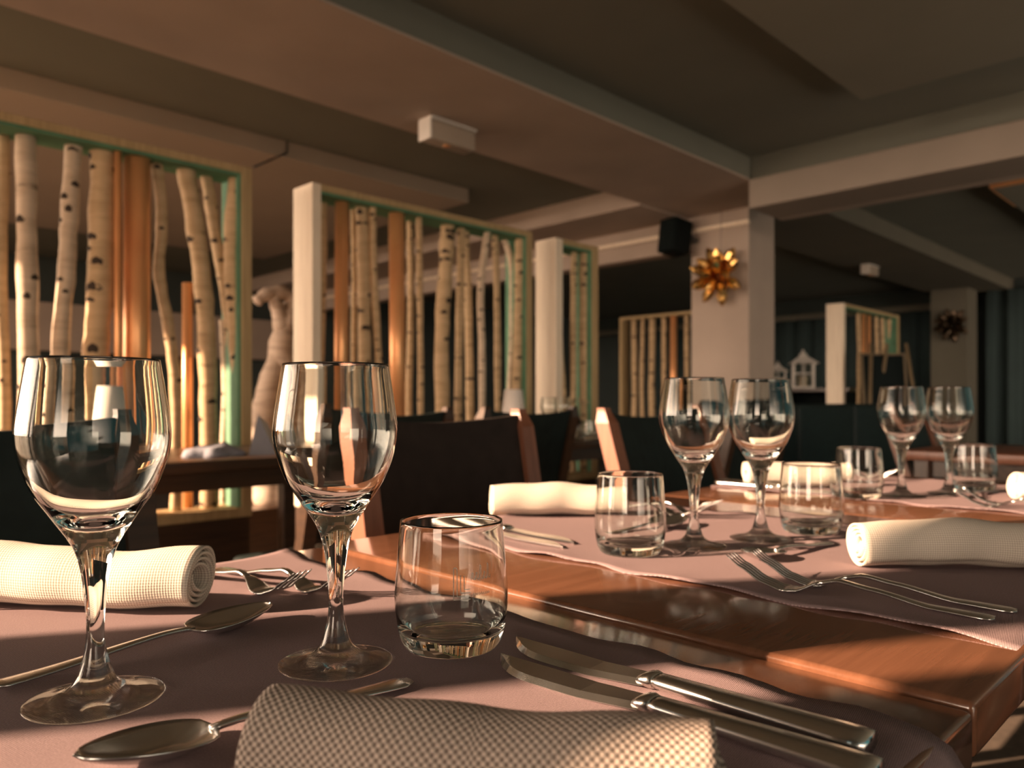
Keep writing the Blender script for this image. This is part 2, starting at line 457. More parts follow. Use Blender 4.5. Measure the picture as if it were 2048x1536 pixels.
def screen(x0, x1, label, y0=SY, depth=0.165, zt=STOP, zb=SBOT, left=True, b=0.045, rail=0.03):
    t = thing('birch_screen', label, 'room divider', (x0, y0, 0), 0, 'birch trunk room dividers')
    w = x1 - x0
    box('end_post', (0, 0, zb), (b, depth, zt), M['post'], t, 0.003)
    box('end_post', (w - b, 0, zb), (w, depth, zt), M['edge'], t, 0.003)
    box('painted_lining', (w - b - 0.012, 0.006, zb + 0.04), (w - b, depth - 0.005, zt - rail), M['green'], t)
    box('top_rail', (b, 0, zt - rail), (w - b, depth, zt), M['edge'], t, 0.003)
    box('painted_lining', (b, 0.006, zt - rail - 0.012), (w - b - 0.012, depth - 0.005, zt - rail), M['green'], t)
    box('bottom_rail', (b, 0, zb), (w - b, depth, zb + 0.04), M['edge'], t, 0.003)
    box('plinth', (0.0, 0.02, 0), (w, depth - 0.02, zb), M['table_dark'], t, 0.004)
    return t
def col(t, keys, wpx, mat='birch', kind='t', ymid=None, knots=6, zt=None, zb=None):
    """trunk through photo points (px, py), given width in photo pixels"""
    ym = SY + 0.085 if ymid is None else ymid
    pts = [on_y(px, py, ym) for px, py in keys]
    zt = STOP - 0.03 if zt is None else zt
    zb = SBOT + 0.035 if zb is None else zb
    q = (keys[0][0] - CX) / F
    d = ym * S2 / (1 - q)
    r = wpx / F * d / 2 * 0.92
    a = pts[0].copy(); a.z = zt
    z = pts[-1].copy(); z.z = zb
    pts = [a] + [p for p in pts if zb + 0.08 < p.z < zt - 0.08] + [z]
    if kind == 'p': return pipe(t, [pts[0], pts[-1]], r)
    return trunk(t, pts, r, M[mat], knots=knots)

s1 = screen(-0.10, 1.484, 'large left birch trunk screen with broad copper pipe, behind the foreground glass')
col(s1, [(52, 250), (54, 480), (57, 720)], 42, 'birch_pale')
col(s1, [(148, 255), (140, 420), (132, 560), (120, 720)], 36, 'birch_pale')
col(s1, [(205, 280), (203, 450), (198, 600), (190, 760)], 52, 'birch', knots=9)
col(s1, [(275, 290), (272, 760)], 54, kind='p', ymid=SY + 0.07)
col(s1, [(236, 290), (236, 760)], 15, kind='p', ymid=SY + 0.03)
col(s1, [(313, 300), (324, 440), (318, 540), (334, 640), (350, 760), (352, 900)], 24, 'birch')
col(s1, [(370, 310), (388, 440), (405, 560), (414, 700), (418, 900)], 38, 'birch', knots=9)
col(s1, [(412, 320), (424, 430), (443, 540), (460, 660), (474, 880)], 25, 'birch', ymid=SY + 0.12)
col(s1, [(473, 335), (463, 480), (468, 620), (480, 760), (486, 900)], 33, 'birch', ymid=SY + 0.06)
col(s1, [(8, 300), (2, 560), (10, 760)], 24, 'birch', ymid=SY + 0.13)
col(s1, [(375, 565), (375, 760)], 22, kind='p', ymid=SY + 0.14, zt=on_y(375, 566, SY + 0.14).z)
col(s1, [(446, 560), (452, 760), (448, 940)], 18, 'birch_pale', ymid=SY + 0.14, zt=on_y(446, 640, SY + 0.14).z)

for x, dy, r in ((0.02, 0.09, 0.040), (0.13, 0.06, 0.030), (0.27, 0.11, 0.044), (0.36, 0.05, 0.028)):
    trunk(s1, [(x, SY + dy, STOP - 0.03), (x + 0.02, SY + dy, 1.3), (x - 0.01, SY + dy, 0.9), (x, SY + dy, SBOT + 0.035)], r, M['birch'], knots=7)

s2 = screen(1.762, 3.165, 'middle birch trunk screen with white end post and bright copper pipe')
col(s2, [(646, 390), (645, 560), (640, 760)], 17, 'birch', ymid=SY + 0.14)
col(s2, [(684, 390), (680, 760)], 30, kind='p', ymid=SY + 0.07)
col(s2, [(706, 400), (708, 560), (706, 760)], 11, 'birch', ymid=SY + 0.14)
col(s2, [(722, 400), (728, 560), (730, 760)], 28, 'birch', knots=9)
col(s2, [(745, 450), (748, 560), (756, 700), (760, 800)], 17, 'birch', ymid=SY + 0.05)
col(s2, [(793, 410), (796, 800)], 34, kind='p', ymid=SY + 0.06)
col(s2, [(820, 420), (822, 600), (818, 800)], 15, 'birch', ymid=SY + 0.14)
col(s2, [(838, 424), (840, 600), (842, 800)], 14, 'birch', ymid=SY + 0.05, knots=9)
col(s2, [(896, 440), (892, 520), (884, 650), (884, 830)], 32, 'birch', knots=11)
col(s2, [(922, 450), (920, 600), (916, 830)], 18, 'birch', knots=7)
col(s2, [(930, 455), (936, 600), (940, 830)], 18, 'birch', ymid=SY + 0.12, knots=9)
col(s2, [(975, 460), (961, 580), (964, 700), (964, 830)], 16, 'birch_pale', ymid=SY + 0.05, knots=7)
col(s2, [(990, 465), (994, 600), (996, 830)], 15, 'birch', knots=8)
col(s2, [(1008, 470), (1022, 530), (1024, 650), (1018, 830)], 13, 'birch_pale', ymid=SY + 0.12)
col(s2, [(1039, 470), (1037, 600), (1032, 830)], 20, 'birch', ymid=SY + 0.05, knots=9)

s3 = screen(3.365, 3.76, 'narrow birch trunk screen with white end post, right of the middle one', b=0.06)
col(s3, [(1149, 495), (1147, 620), (1146, 830)], 14, 'birch', knots=8)
col(s3, [(1168, 500), (1167, 620), (1168, 830)], 19, 'birch', ymid=SY + 0.06, knots=10)
col(s3, [(1119, 640), (1124, 720), (1131, 830)], 9, 'birch', ymid=SY + 0.12, zt=1.4)

s5 = screen(7.54, 9.1, 'far right birch screen seen end on, beside the chalkboard', b=0.06)
for px, w, k in ((1716, 8, 't'), (1727, 9, 'p'), (1738, 8, 'p'), (1752, 8, 't'), (1764, 8, 't'), (1778, 9, 't'), (1790, 8, 't')):
    col(s5, [(px, 620), (px + 2, 700), (px + 1, 780)], w, kind=k, knots=4)
# screen seen square on, left of the front pillar
X4 = 6.73
t4 = thing('birch_screen', 'small far birch screen with copper pipe, left of the front pillar', 'room divider', (X4, 4.1, 0), 0, 'birch trunk room dividers')
W4 = 0.98
for y in (0.0, W4 - 0.035): box('end_post', (0, y, SBOT), (0.14, y + 0.035, 1.83), M['edge'], t4, 0.003)
box('top_rail', (0, 0.035, 1.80), (0.14, W4 - 0.035, 1.83), M['edge'], t4, 0.003)
box('bottom_rail', (0, 0.035, SBOT), (0.14, W4 - 0.035, SBOT + 0.04), M['edge'], t4, 0.003)
box('plinth', (0.02, 0, 0), (0.12, W4, SBOT), M['table_dark'], t4)
for px, w, k in ((1268, 13, 't'), (1286, 10, 't'), (1305, 14, 't'), (1328, 11, 't'), (1347, 14, 'p'), (1373, 11, 't')):
    p = on_x(px, 700, X4 + 0.07); d = (p.x + p.y) / S2
    a = Vector((p.x, p.y, 1.80)); c = Vector((p.x, p.y, SBOT + 0.035)); mid = Vector((p.x, p.y + random.uniform(-0.02, 0.02), 1.1))
    if k == 'p': pipe(t4, [a, c], w / F * d / 2)
    else: trunk(t4, [a, mid, c], w / F * d / 2 * 0.92, M['birch'], knots=6)

# driftwood sculpture between the left and middle screens
YS = 4.3
dw = thing('driftwood_sculpture', 'pale twisted driftwood trunk standing between the left and middle birch screens', 'sculpture', (*on_y(540, 700, YS).xy, 0))
def dpts(keys, y): return [on_y(px, py, y) - dw.location for px, py in keys]
def branch(name, keys, w, y=YS):
    p = catmull(dpts(keys, y), 5)
    r = [(w[min(int(i / 5), len(w) - 1)] * (1 + 0.12 * math.sin(i * 1.3))) for i in range(len(p))]
    return tube(name, p, r, M['drift'], dw, 12)
branch('trunk', [(545, 1010), (535, 900), (528, 840), (540, 770), (560, 700), (556, 680)], [0.10, 0.09, 0.08, 0.065, 0.045, 0.03])
branch('trunk', [(560, 1010), (570, 880), (576, 780), (562, 700), (578, 640), (584, 600), (560, 585), (530, 590), (512, 604)], [0.13, 0.11, 0.09, 0.07, 0.055, 0.045, 0.04, 0.035, 0.025])
branch('branch', [(565, 660), (556, 620), (548, 596), (560, 584)], [0.05, 0.04, 0.035, 0.03])
box('plinth', (-0.3, -0.2, 0), (0.3, 0.25, 0.30), M['table_dark'], dw, 0.01)

# ------------------------------------------------------------------ tables
def dining_table(x0, x1, y0, y1, z, label, group, mat='table', edge=0.012, th=0.032):
    t = thing('dining_table', label, 'table', ((x0 + x1) / 2, (y0 + y1) / 2, 0), 0, group)
    w, h = (x1 - x0) / 2, (y1 - y0) / 2
    box('tabletop', (-w, -h, z - th), (w, h, z), M[mat], t, edge * 0.34, 3)
    box('apron', (-w + 0.06, -h + 0.06, z - th - 0.06), (w - 0.06, h - 0.06, z - th), M['table_dark'], t)
    for sx in (-1, 1):
        for sy in (-1, 1):
            cx, cy = sx * (w - 0.06), sy * (h - 0.06)
            box('leg', (cx - 0.025, cy - 0.025, 0), (cx + 0.025, cy + 0.025, z - th), M['table_dark'], t, 0.004)
    return t
YN, YF = 0.118, 0.79
T2Z = TZ + 0.0035
dining_table(-0.205, 0.474, YN, YF, TZ, 'red-brown wooden table in the foreground under the two nearest wine glasses', 'tables pushed together in the foreground row')
dining_table(0.476, 1.152, YN, YF, T2Z, 'red-brown wooden table in the middle of the row, just beyond the seam', 'tables pushed together in the foreground row')
dining_table(1.154, 1.832, YN, YF, T2Z, 'red-brown wooden table at the far end of the foreground row', 'tables pushed together in the foreground row')
dining_table(2.88, 3.56, 0.05, 0.95, TZ, 'dark table at the right edge beyond the foreground row', 'background dining tables', 'chair')
dining_table(0.60, 1.60, 2.18, 2.88, TZ, 'dark table in front of the left birch screen, behind the left chair', 'background dining tables', 'table_dark')
dining_table(2.42, 3.15, 2.16, 2.86, TZ, 'dark table in front of the middle and narrow birch screens', 'background dining tables', 'table_dark')

# cloth runners
def runner(x0, x1, z, label, seed):
    rnd = random.Random(seed)
    nx, ny = 34, 60
    y0, y1 = YN - 0.11, YF - 0.006
    ph = [rnd.uniform(0, 6) for _ in range(6)]
    vs_, uv, fs_ = [], [], []
    for j in range(ny + 1):
        v = y0 + (y1 - y0) * j / ny
        drop = max(0.0, YN + 0.012 - v)
        for i in range(nx + 1):
            u = i / nx
            edge = math.exp(-u * 16) + math.exp(-(1 - u) * 16)
            x = x0 + (x1 - x0) * u
            x += edge * 0.0035 * (math.sin(v * 42 + ph[0]) + 0.5 * math.sin(v * 95 + ph[1]))
            far = math.exp(-(y1 - v) * 40)
            zz = z + 0.0012 + edge * 0.0022 * (0.9 + math.sin(v * 37 + ph[2]) * 0.6 + 0.4 * math.sin(v * 81 + ph[3])) + far * 0.002 * (1 + math.sin(u * 9 + ph[4]))
            if drop > 0:
                a = min(drop / 0.03, 1.0)
                y = YN + 0.012 - min(drop, 0.03) * (1 - 0.30 * a)
                zz -= (drop * drop / 0.06 if drop < 0.03 else 0.015 + (drop - 0.03))
            else:
                y = v - 0.012 * far * abs(math.sin(u * 3 + ph[5])) * 0.5
            vs_.append((x, y, zz)); uv.append((x, v))
    for j in range(ny):
        for i in range(nx):
            a = j * (nx + 1) + i
            fs_.append([a, a + 1, a + nx + 2, a + nx + 1])
    o = mesh('table_runner', vs_, fs_, M['runner'], None, True)
    l = o.data.uv_layers.new(name='UVMap')
    for p in o.data.polygons:
        for li in p.loop_indices: l.data[li].uv = uv[o.data.loops[li].vertex_index]
    md = o.modifiers.new('thickness', 'SOLIDIFY'); md.thickness = 0.0010; md.offset = -1
    return tag(o, label, 'table runner', 'mauve cloth runners laid across the tables')
runner(-0.01, 0.425, TZ, 'mauve-grey cloth runner on the foreground table under the nearest glasses', 1)
runner(0.602, 1.035, T2Z, 'mauve-grey cloth runner across the middle table, sunlit pink at its far end', 2)
runner(1.325, 1.765, T2Z, 'mauve-grey cloth runner across the far table of the foreground row', 3)
CZ = 0.0014                                   # cloth surface above the table

# ------------------------------------------------------------------ chairs
def make_chair(label, loc, rz, lean=14, wd='chair'):
    """local: sitter looks towards -y, backrest at +y"""
    t = thing('dining_chair', label, 'chair', loc, rz, 'wooden dining chairs')
    w, dp, sh, bh = 0.21, 0.20, 0.45, 0.895
    tl = math.tan(math.radians(lean))
    box('seat', (-w, -dp, sh - 0.045), (w, dp, sh), M['leather' if lean == 10 else 'leather_shaded'], t, 0.018, 3)
    for sx in (-1, 1):
        box('leg', (sx * (w - 0.02) - 0.018, -dp + 0.01, 0), (sx * (w - 0.02) + 0.018, -dp + 0.046, sh - 0.04), M[wd], t, 0.004)
        yb = dp
        st = []
        for z in (0.0, 0.25, 0.45, 0.60, 0.75, 0.86, bh - 0.008, bh):
            y = yb + (max(0, z - 0.45)) * tl + (0.45 - z if z < 0.45 else 0) * 0.12
            k = 1.0 if z < bh - 0.01 else 0.6
            st.append((z, y, k))
        vs_, fs_ = [], []
        cx = sx * (w - 0.005)
        for z, y, k in st:
            for ax, ay in ((-0.019, -0.019), (0.019, -0.019), (0.019, 0.019), (-0.019, 0.019)):
                vs_.append((cx + ax * k, y + ay * k, z))
        for i in range(len(st) - 1):
            for k in range(4):
                fs_.append([i * 4 + k, i * 4 + (k + 1) % 4, i * 4 + 4 + (k + 1) % 4, i * 4 + 4 + k])
        fs_ += [[3, 2, 1, 0], [len(vs_) - 4, len(vs_) - 3, len(vs_) - 2, len(vs_) - 1]]
        mesh('back_post', vs_, fs_, M[wd], t)
    # backrest: a curved board between the posts
    nx, nz = 12, 6
    vs_, fs_ = [], []
    for side in (0, 1):
        for j in range(nz + 1):
            z = 0.55 + (bh - 0.012 - 0.55) * j / nz
            for i in range(nx + 1):
                u = -1 + 2 * i / nx
                y = dp + (z - 0.45) * tl + 0.022 * (1 - u * u) + (0.009 if side else -0.009)
                zz = z - (0.012 * (1 - u * u) if j == nz else 0)
                vs_.append((u * (w - 0.02), y, zz))
    L = (nx + 1) * (nz + 1)
    for j in range(nz):
        for i in range(nx):
            a = j * (nx + 1) + i
            fs_.append([a, a + 1, a + nx + 2, a + nx + 1]); fs_.append([L + a + nx + 1, L + a + nx + 2, L + a + 1, L + a])
    ring = [i for i in range(nx + 1)] + [j * (nx + 1) + nx for j in range(1, nz + 1)] + [nz * (nx + 1) + i for i in range(nx - 1, -1, -1)] + [j * (nx + 1) for j in range(nz - 1, 0, -1)]
    for a, b in zip(ring, ring[1:] + ring[:1]): fs_.append([a, L + a, L + b, b])
    mesh('backrest', vs_, fs_, M['leather' if lean == 10 else 'leather_shaded'], t)
    box('seat_rail', (-w + 0.02, dp - 0.03, sh - 0.09), (w - 0.02, dp - 0.008, sh - 0.045), M[wd], t)
    return t
CH = lambda label, x, y, rz=0.0, lean=14, wd='chair': make_chair(label, (x, y, 0), math.radians(rz), lean, wd)
CH('dark chair behind the foreground table, at the left edge', 0.165, 0.80, 0, 14, 'table_dark')
CH('dark wooden chair with curved back and sunlit post, behind the middle glass and tumbler', 0.925, 0.80, 4, 10)
CH('dark chair with a leaning orange sunlit post, behind the far table of the row', 1.635, 0.79, 0, 17)
CH('dark chair at the table on the right edge, its thin post catching light', 3.42, 0.78, 0, 17)
CH('dark chair beyond the foreground row, its back toward the narrow screen table', 2.95, 1.80, 178, 14, 'table_dark')
CH('dark chair tucked under the near side of the middle table', 0.82, 0.03, 180)
CH('dark chair tucked under the near side of the far table', 1.50, 0.03, 180)
CH('dark chair with its top rail just above the middle chair', 1.80, 2.02, 180, 14, 'table_dark')
def banquette():
    t = thing('banquette', 'long dark upholstered banquette in shade beyond the far table, below the lanterns', 'bench', (4.55, 1.75, 0))
    box('base', (-1.2, -0.28, 0), (1.2, 0.28, 0.30), M['table_dark'], t, 0.01)
    for k in range(3):
        box('seat_cushion', (-1.2 + 0.8 * k + 0.005, -0.30, 0.30), (-0.4 + 0.8 * k - 0.005, 0.16, 0.45), M['leather_shaded'], t, 0.03, 3)
        box('back_cushion', (-1.2 + 0.8 * k + 0.005, 0.14, 0.30), (-0.4 + 0.8 * k - 0.005, 0.30, 0.90), M['leather_shaded'], t, 0.03, 3)
banquette()
CH('dark chair under the table of the left birch screen', 1.24, 2.02, 180, 14, 'table_dark')

# ------------------------------------------------------------------ glasses
def wine_glass(label, p, group='stemmed wine glasses'):
    t = thing('wine_glass', label, 'wine glass', p, random.uniform(0, 6), group)
    return t
FOOT = catmull([(0, 0.0009), (0.018, 0.0008), (0.0325, 0.0000), (0.0349, 0.0006), (0.0349, 0.0014), (0.030, 0.0027), (0.022, 0.0044), (0.0150, 0.0072)], 3)
STEM = catmull([(0.0150, 0.0072), (0.0105, 0.0112), (0.0080, 0.0176), (0.0058, 0.026), (0.0047, 0.034), (0.0045, 0.042), (0.0052, 0.054), (0.0063, 0.065), (0.0079, 0.075), (0.0105, 0.0845), (0.0142, 0.092)], 3)
BOWL = catmull([(0.0142, 0.092), (0.0226, 0.105), (0.0306, 0.118), (0.0365, 0.1345), (0.0384, 0.146), (0.0379, 0.156), (0.0358, 0.171), (0.0329, 0.1895), (0.0324, 0.1903), (0.0319, 0.1895), (0.0346, 0.171), (0.0366, 0.156), (0.0370, 0.146), (0.0350, 0.1345), (0.0288, 0.1192), (0.0205, 0.1078), (0.0120, 0.1012), (0.005, 0.0984), (0, 0.0980)], 4)
def v2(pr): return [(max(0.0, p[0]) * 1.02, p[1]) for p in pr]
FOOT, STEM, BOWL = v2([p.to_2d() if len(p) > 2 else p for p in FOOT]), v2(STEM), v2(BOWL)
proto = None
def place_glass(label, px, py, z):
    global proto
    p = on_z(px, py, z)
    if proto is None:
        t = wine_glass(label, p)
        lathe('foot', FOOT, M['foot_glass'], t, 64); lathe('stem', STEM, M['glass'], t, 64); lathe('bowl', BOWL, M['glass'], t, 64)
        proto = t
    else:
        t = copy_tree(proto); t.location = p; t['label'] = label
    t.rotation_euler = (0, 0, random.uniform(0, 6))
    return t
C1, C2 = TZ + CZ, T2Z + CZ
place_glass('large stemmed wine glass at the left edge of the photo, nearest the camera', 191, 1398, C1)
place_glass('stemmed wine glass left of the nearest tumbler, second from the left', 672, 1325, C1)
place_glass('left wine glass of the pair on the middle table', 1388, 1092, C2)
place_glass('right wine glass of the pair on the middle table', 1521, 1078, C2)
place_glass('left wine glass of the small far pair on the right', 1803, 992, C2)
place_glass('right wine glass of the small far pair on the right', 1898, 988, C2)

TUMB = v2(catmull([(0, 0.0012), (0.022, 0.0010), (0.0285, 0.0000), (0.0318, 0.0022), (0.0352, 0.0100), (0.0376, 0.026), (0.0379, 0.038), (0.0371, 0.052), (0.0358, 0.068), (0.0344, 0.0850), (0.0338, 0.0856), (0.0332, 0.0850), (0.0346, 0.068), (0.0360, 0.052), (0.0367, 0.038), (0.0362, 0.026), (0.0340, 0.0170), (0.0290, 0.0118), (0.014, 0.0098), (0, 0.0095)], 4))
tproto = None
def tumbler_radius(z):
    pts = [(0.010, 0.0352), (0.026, 0.0376), (0.038, 0.0379), (0.052, 0.0371), (0.068, 0.0358), (0.085, 0.0344)]
    for (z0, r0), (z1, r1) in zip(pts, pts[1:]):
        if z <= z1: return r0 + (r1 - r0) * (z - z0) / (z1 - z0)
    return pts[-1][1]
def etched_mark(parent, ang0):
    """nested L lines, a script line and a small line, wrapped on the wall of the tumbler (u along the wall, w up; metres)"""
    vs_, fs_ = [], []
    def stroke(pts, wd=0.00028):
        P = [Vector((u, w)) for u, w in pts]
        for a, b in zip(P, P[1:]):
            t = (b - a).normalized(); n = Vector((-t.y, t.x)) * wd
            b0 = len(vs_)
            for q in (a - n - t * wd, b - n + t * wd, b + n + t * wd, a + n - t * wd):
                r = tumbler_radius(q.y) + 0.00012
                an = ang0 + q.x / 0.0375
                vs_.append((r * math.cos(an), r * math.sin(an), q.y))
            fs_.append([b0, b0 + 1, b0 + 2, b0 + 3])
    for k in range(4):
        x = 0.0012 * k * 1.9
        top = 0.060 - (0.0035 if k > 1 else 0) - k * 0.0004
        bot = 0.0405 + 0.0021 * k
        stroke([(x, top), (x, bot)]); stroke([(x, bot), (0.0105, bot)])
    stroke([(0, 0.060), (0.0006, 0.0606), (0.0017, 0.0606), (0.0023, 0.0596)])
    u = 0.0115
    for h in (0.0045, 0.0045, 0.009, 0.0045, 0.0095):        # script letters: arches and loops
        stroke([(u, 0.0525), (u + 0.0008, 0.0525 + h), (u + 0.0016, 0.0525 + h * 0.9), (u + 0.0012, 0.0530), (u + 0.0024, 0.0525), (u + 0.0030, 0.0545)], 0.00022)
        u += 0.0030
    for k in range(9):
        u = 0.013 + k * 0.0014
        stroke([(u, 0.0425), (u + 0.0003, 0.0441), (u + 0.0008, 0.0428)], 0.00015)
    o = mesh('etched_mark', vs_, fs_, M['etch'], parent)
    tag(o, 'pale etched line lettering on the side of the tumbler')
def place_tumbler(label, px, py, z):
    global tproto
    p = on_z(px, py, z)
    if tproto is None:
        t = thing('tumbler', label, 'tumbler', p, 0, 'clear glass tumblers')
        lathe('glass_body', TUMB, M['glass'], t, 64)
        tproto = t
    else:
        t = copy_tree(tproto); t.location = p; t['label'] = label
    return t
place_tumbler('left tumbler on the middle table, in front of the white napkin roll', 1260, 1105, C2)
place_tumbler('right tumbler on the middle table, behind the grey napkin roll', 1622, 1064, C2)
place_tumbler('left tumbler on the far table, before the small glass pair', 1718, 996, C2)
place_tumbler('right tumbler on the far table, behind the small glass pair', 1947, 981, C2)
tn = place_tumbler('nearest tumbler with an etched line mark, on the foreground runner', 903, 1290, C1)
to_cam = math.atan2(-tn.location.y, -tn.location.x)
etched_mark(tn, to_cam + math.radians(2))

# ------------------------------------------------------------------ napkin rolls
def napkin(label, pl, pr, R, mat, seed, wob=0.004, flap=215):
    rnd = random.Random(seed)
    pl, pr = Vector(pl), Vector(pr)
    ax = pr - pl; Ln = ax.length
    t_rz = math.atan2(ax.y, ax.x)
    n_a, turns, pitch = 30, 4.2, 0.0042
    na, nl = int(n_a * turns), 40
    ph = [rnd.uniform(0, 6) for _ in range(8)]
    vs_, uv, fs_ = [], [], []
    arc = 0.0
    for i in range(na + 1):
        th = math.radians(flap) - 2 * math.pi * turns * (1 - i / na)
        r0 = max(0.0025, R - pitch * turns * (1 - i / na))
        arc += r0 * 2 * math.pi * turns / na
        for j in range(nl + 1):
            v = j / nl
            k = r0 / R
            r = r0 * (1 + k * 0.07 * math.sin(v * 7.5 + ph[0]) * math.sin(th * 1 + ph[1]) + k * 0.04 * math.sin(v * 17 + th + ph[2]))
            y = r * math.cos(th); z = r * math.sin(th)
            z += wob * math.sin(v * 6.0 + ph[3]) * (0.5 + 0.5 * z / R)
            z = max(z, -R * 0.93 + 0.0008 * (R - r0) / pitch)
            x = v * Ln + 0.003 * math.sin(th * 0.9 + ph[4]) * (1 if v > 0.5 else -1) * (1 if j in (0, nl) else 0.3)
            vs_.append((x, y, z + R * 0.93 + 0.0012)); uv.append((arc, v * Ln))
    for i in range(na):
        for j in range(nl):
            a = i * (nl + 1) + j
            fs_.append([a, a + 1, a + nl + 2, a + nl + 1])
    o = mesh('napkin', vs_, fs_, M[mat], None, True)
    l = o.data.uv_layers.new(name='UVMap')
    for p in o.data.polygons:
        for li in p.loop_indices: l.data[li].uv = uv[o.data.loops[li].vertex_index]
    md = o.modifiers.new('thickness', 'SOLIDIFY'); md.thickness = 0.0019; md.offset = 0
    o.location = pl; o.rotation_euler = (0, 0, t_rz)
    return tag(o, label, 'napkin', 'cloth napkins rolled up beside the place settings')
def dr(d, r, z): return from_dr(d, r, z)
napkin('grey basketweave napkin roll at the bottom edge, nearest the camera', dr(0.331, -0.107, C1), dr(0.290, 0.079, C1), 0.0225, 'napkin', 11, 0.002)
napkin('cream napkin roll behind the leftmost glass, its coiled end toward the forks', dr(0.632, -0.455, C1), dr(0.617, -0.250, C1), 0.0255, 'napkin_fine', 12, 0.002)
napkin('grey napkin roll at the right edge behind the two forks', dr(0.765, 0.343, C2), dr(0.752, 0.545, C2), 0.0235, 'napkin_fine', 13, 0.002)
napkin('white sunlit napkin roll behind the left tumbler of the middle table', dr(1.105, -0.030, C2), dr(1.105, 0.165, C2), 0.0235, 'napkin_fine', 14, 0.002)
napkin('white sunlit napkin roll on the far table behind the right wine glass of the pair', dr(1.50, 0.455, C2), dr(1.50, 0.655, C2), 0.0235, 'napkin_fine', 15, 0.002)
napkin('pale napkin end at the right edge on the far table', dr(1.30, 0.852, C2), dr(1.29, 1.05, C2), 0.0235, 'napkin_fine', 16, 0.002)
napkin('dim napkin roll on the table at the right edge, behind the small glass pair', (3.0, 0.30, TZ), (3.16, 0.16, TZ), 0.0235, 'napkin_fine', 17, 0.002)

# ------------------------------------------------------------------ cutlery (tip towards +x, origin at the middle)
def handle_st(x0, x1, z_f, w_end=0.0095, w_neck=0.0032, t=0.0013, n=18):
    st = []
    for i in range(n + 1):
        u = i / n
        x = x0 + (x1 - x0) * u
        w = w_neck + (w_end - w_neck) * (1 - u) ** 1.3
        if u < 0.06: w *= 0.55 + 0.45 * math.sin(math.pi / 2 * u / 0.06)
        st.append((x, 0, z_f(u), w, t * (0.9 + 0.5 * u)))
    return st
def make_spoon(label, loc, rz, L=0.185, group='steel dessert spoons'):
    t = thing('spoon', label, 'spoon', loc, rz, group)
    bl = L * 0.36; hw = L * 0.112
    xs = L / 2 - bl
    zf = lambda u: 0.0022 + 0.0065 * (math.sin(math.pi * min(1, u * 0.60 + 0.0)) ** 1.6) * (u ** 0.6) * (1 if u < 0.86 else 1 - (u - 0.86) * 1.6)
    loft('handle', handle_st(-L / 2, xs + 0.004, zf, 0.0088, 0.0026), M['steel'], t)
    nu, nw = 18, 12
    vs_, fs_ = [], []
    z0 = zf(1.0)
    for i in range(nu + 1):
        u = i / nu
        h = hw * (math.sin(math.pi * (u ** 0.80)) ** 0.52 if 0 < u < 1 else 0) * (1.04 - 0.10 * u) + 0.0022 * (1 - u) ** 4
        rim = z0 * (1 - u) ** 1.5 + 0.0120 * (1 - (1 - u) ** 2) * (0.60 + 0.40 * u)
        dep = 0.0095 * math.sin(math.pi * min(1, u ** 0.9 * 0.98 + 0.0)) ** 0.8 if u < 1 else 0
        for j in range(nw + 1):
            w = -1 + 2 * j / nw
            vs_.append((xs + bl * u, h * w, max(0.0008, rim - dep * (1 - w * w))))
    for i in range(nu):
        for j in range(nw):
            a = i * (nw + 1) + j
            fs_.append([a, a + nw + 1, a + nw + 2, a + 1])
    o = mesh('bowl', vs_, fs_, M['steel'], t, True)
    md = o.modifiers.new('thickness', 'SOLIDIFY'); md.thickness = 0.0011; md.offset = 1
    return t
def make_fork(label, loc, rz, L=0.195, group='steel dinner forks'):
    t = thing('fork', label, 'fork', loc, rz, group)
    tl = 0.052; neck0 = L / 2 - tl - 0.026
    def zc(x):      # spine height along the fork
        u = (x + L / 2) / L
        keys = [(0, 0.002), (0.2, 0.0035), (0.42, 0.011), (0.54, 0.0145), (0.62, 0.0105), (0.70, 0.0030), (0.76, 0.0022), (0.84, 0.0070), (0.93, 0.0175), (1.0, 0.0265)]
        for (a, za), (b, zb) in zip(keys, keys[1:]):
            if u <= b + 1e-6:
                s = (u - a) / (b - a); s = s * s * (3 - 2 * s)
                return za + (zb - za) * (s * 0.5 + (u - a) / (b - a) * 0.5)
        return keys[-1][1]
    n = 26
    st = []
    for i in range(n + 1):
        u = i / n
        x = -L / 2 + (neck0 + L / 2) * u
        w = 0.0030 + 0.0068 * (1 - u) ** 1.4
        if u < 0.06: w *= 0.55 + 0.45 * math.sin(math.pi / 2 * u / 0.06)
        st.append((x, 0, zc(x), w, 0.0012 + 0.0007 * u))
    loft('handle', st, M['steel'], t)
    st = []
    for i in range(9):
        u = i / 8
        x = neck0 - 0.002 + 0.030 * u
        st.append((x, 0, zc(x), 0.0030 + 0.0092 * (math.sin(u * math.pi / 2) ** 1.2), 0.0013))
    loft('neck', st, M['steel'], t, 12, 0.8)
    for k in range(4):
        y0 = (k - 1.5) * 0.0062
        st = []
        for i in range(11):
            u = i / 10
            x = L / 2 - tl - 0.001 + tl * u
            st.append((x, y0 * (1 - 0.06 * u), zc(x), 0.0020 - 0.0011 * u ** 2, 0.0012 - 0.0006 * u ** 3))
        loft('tine', st, M['steel'], t, 8)
    return t
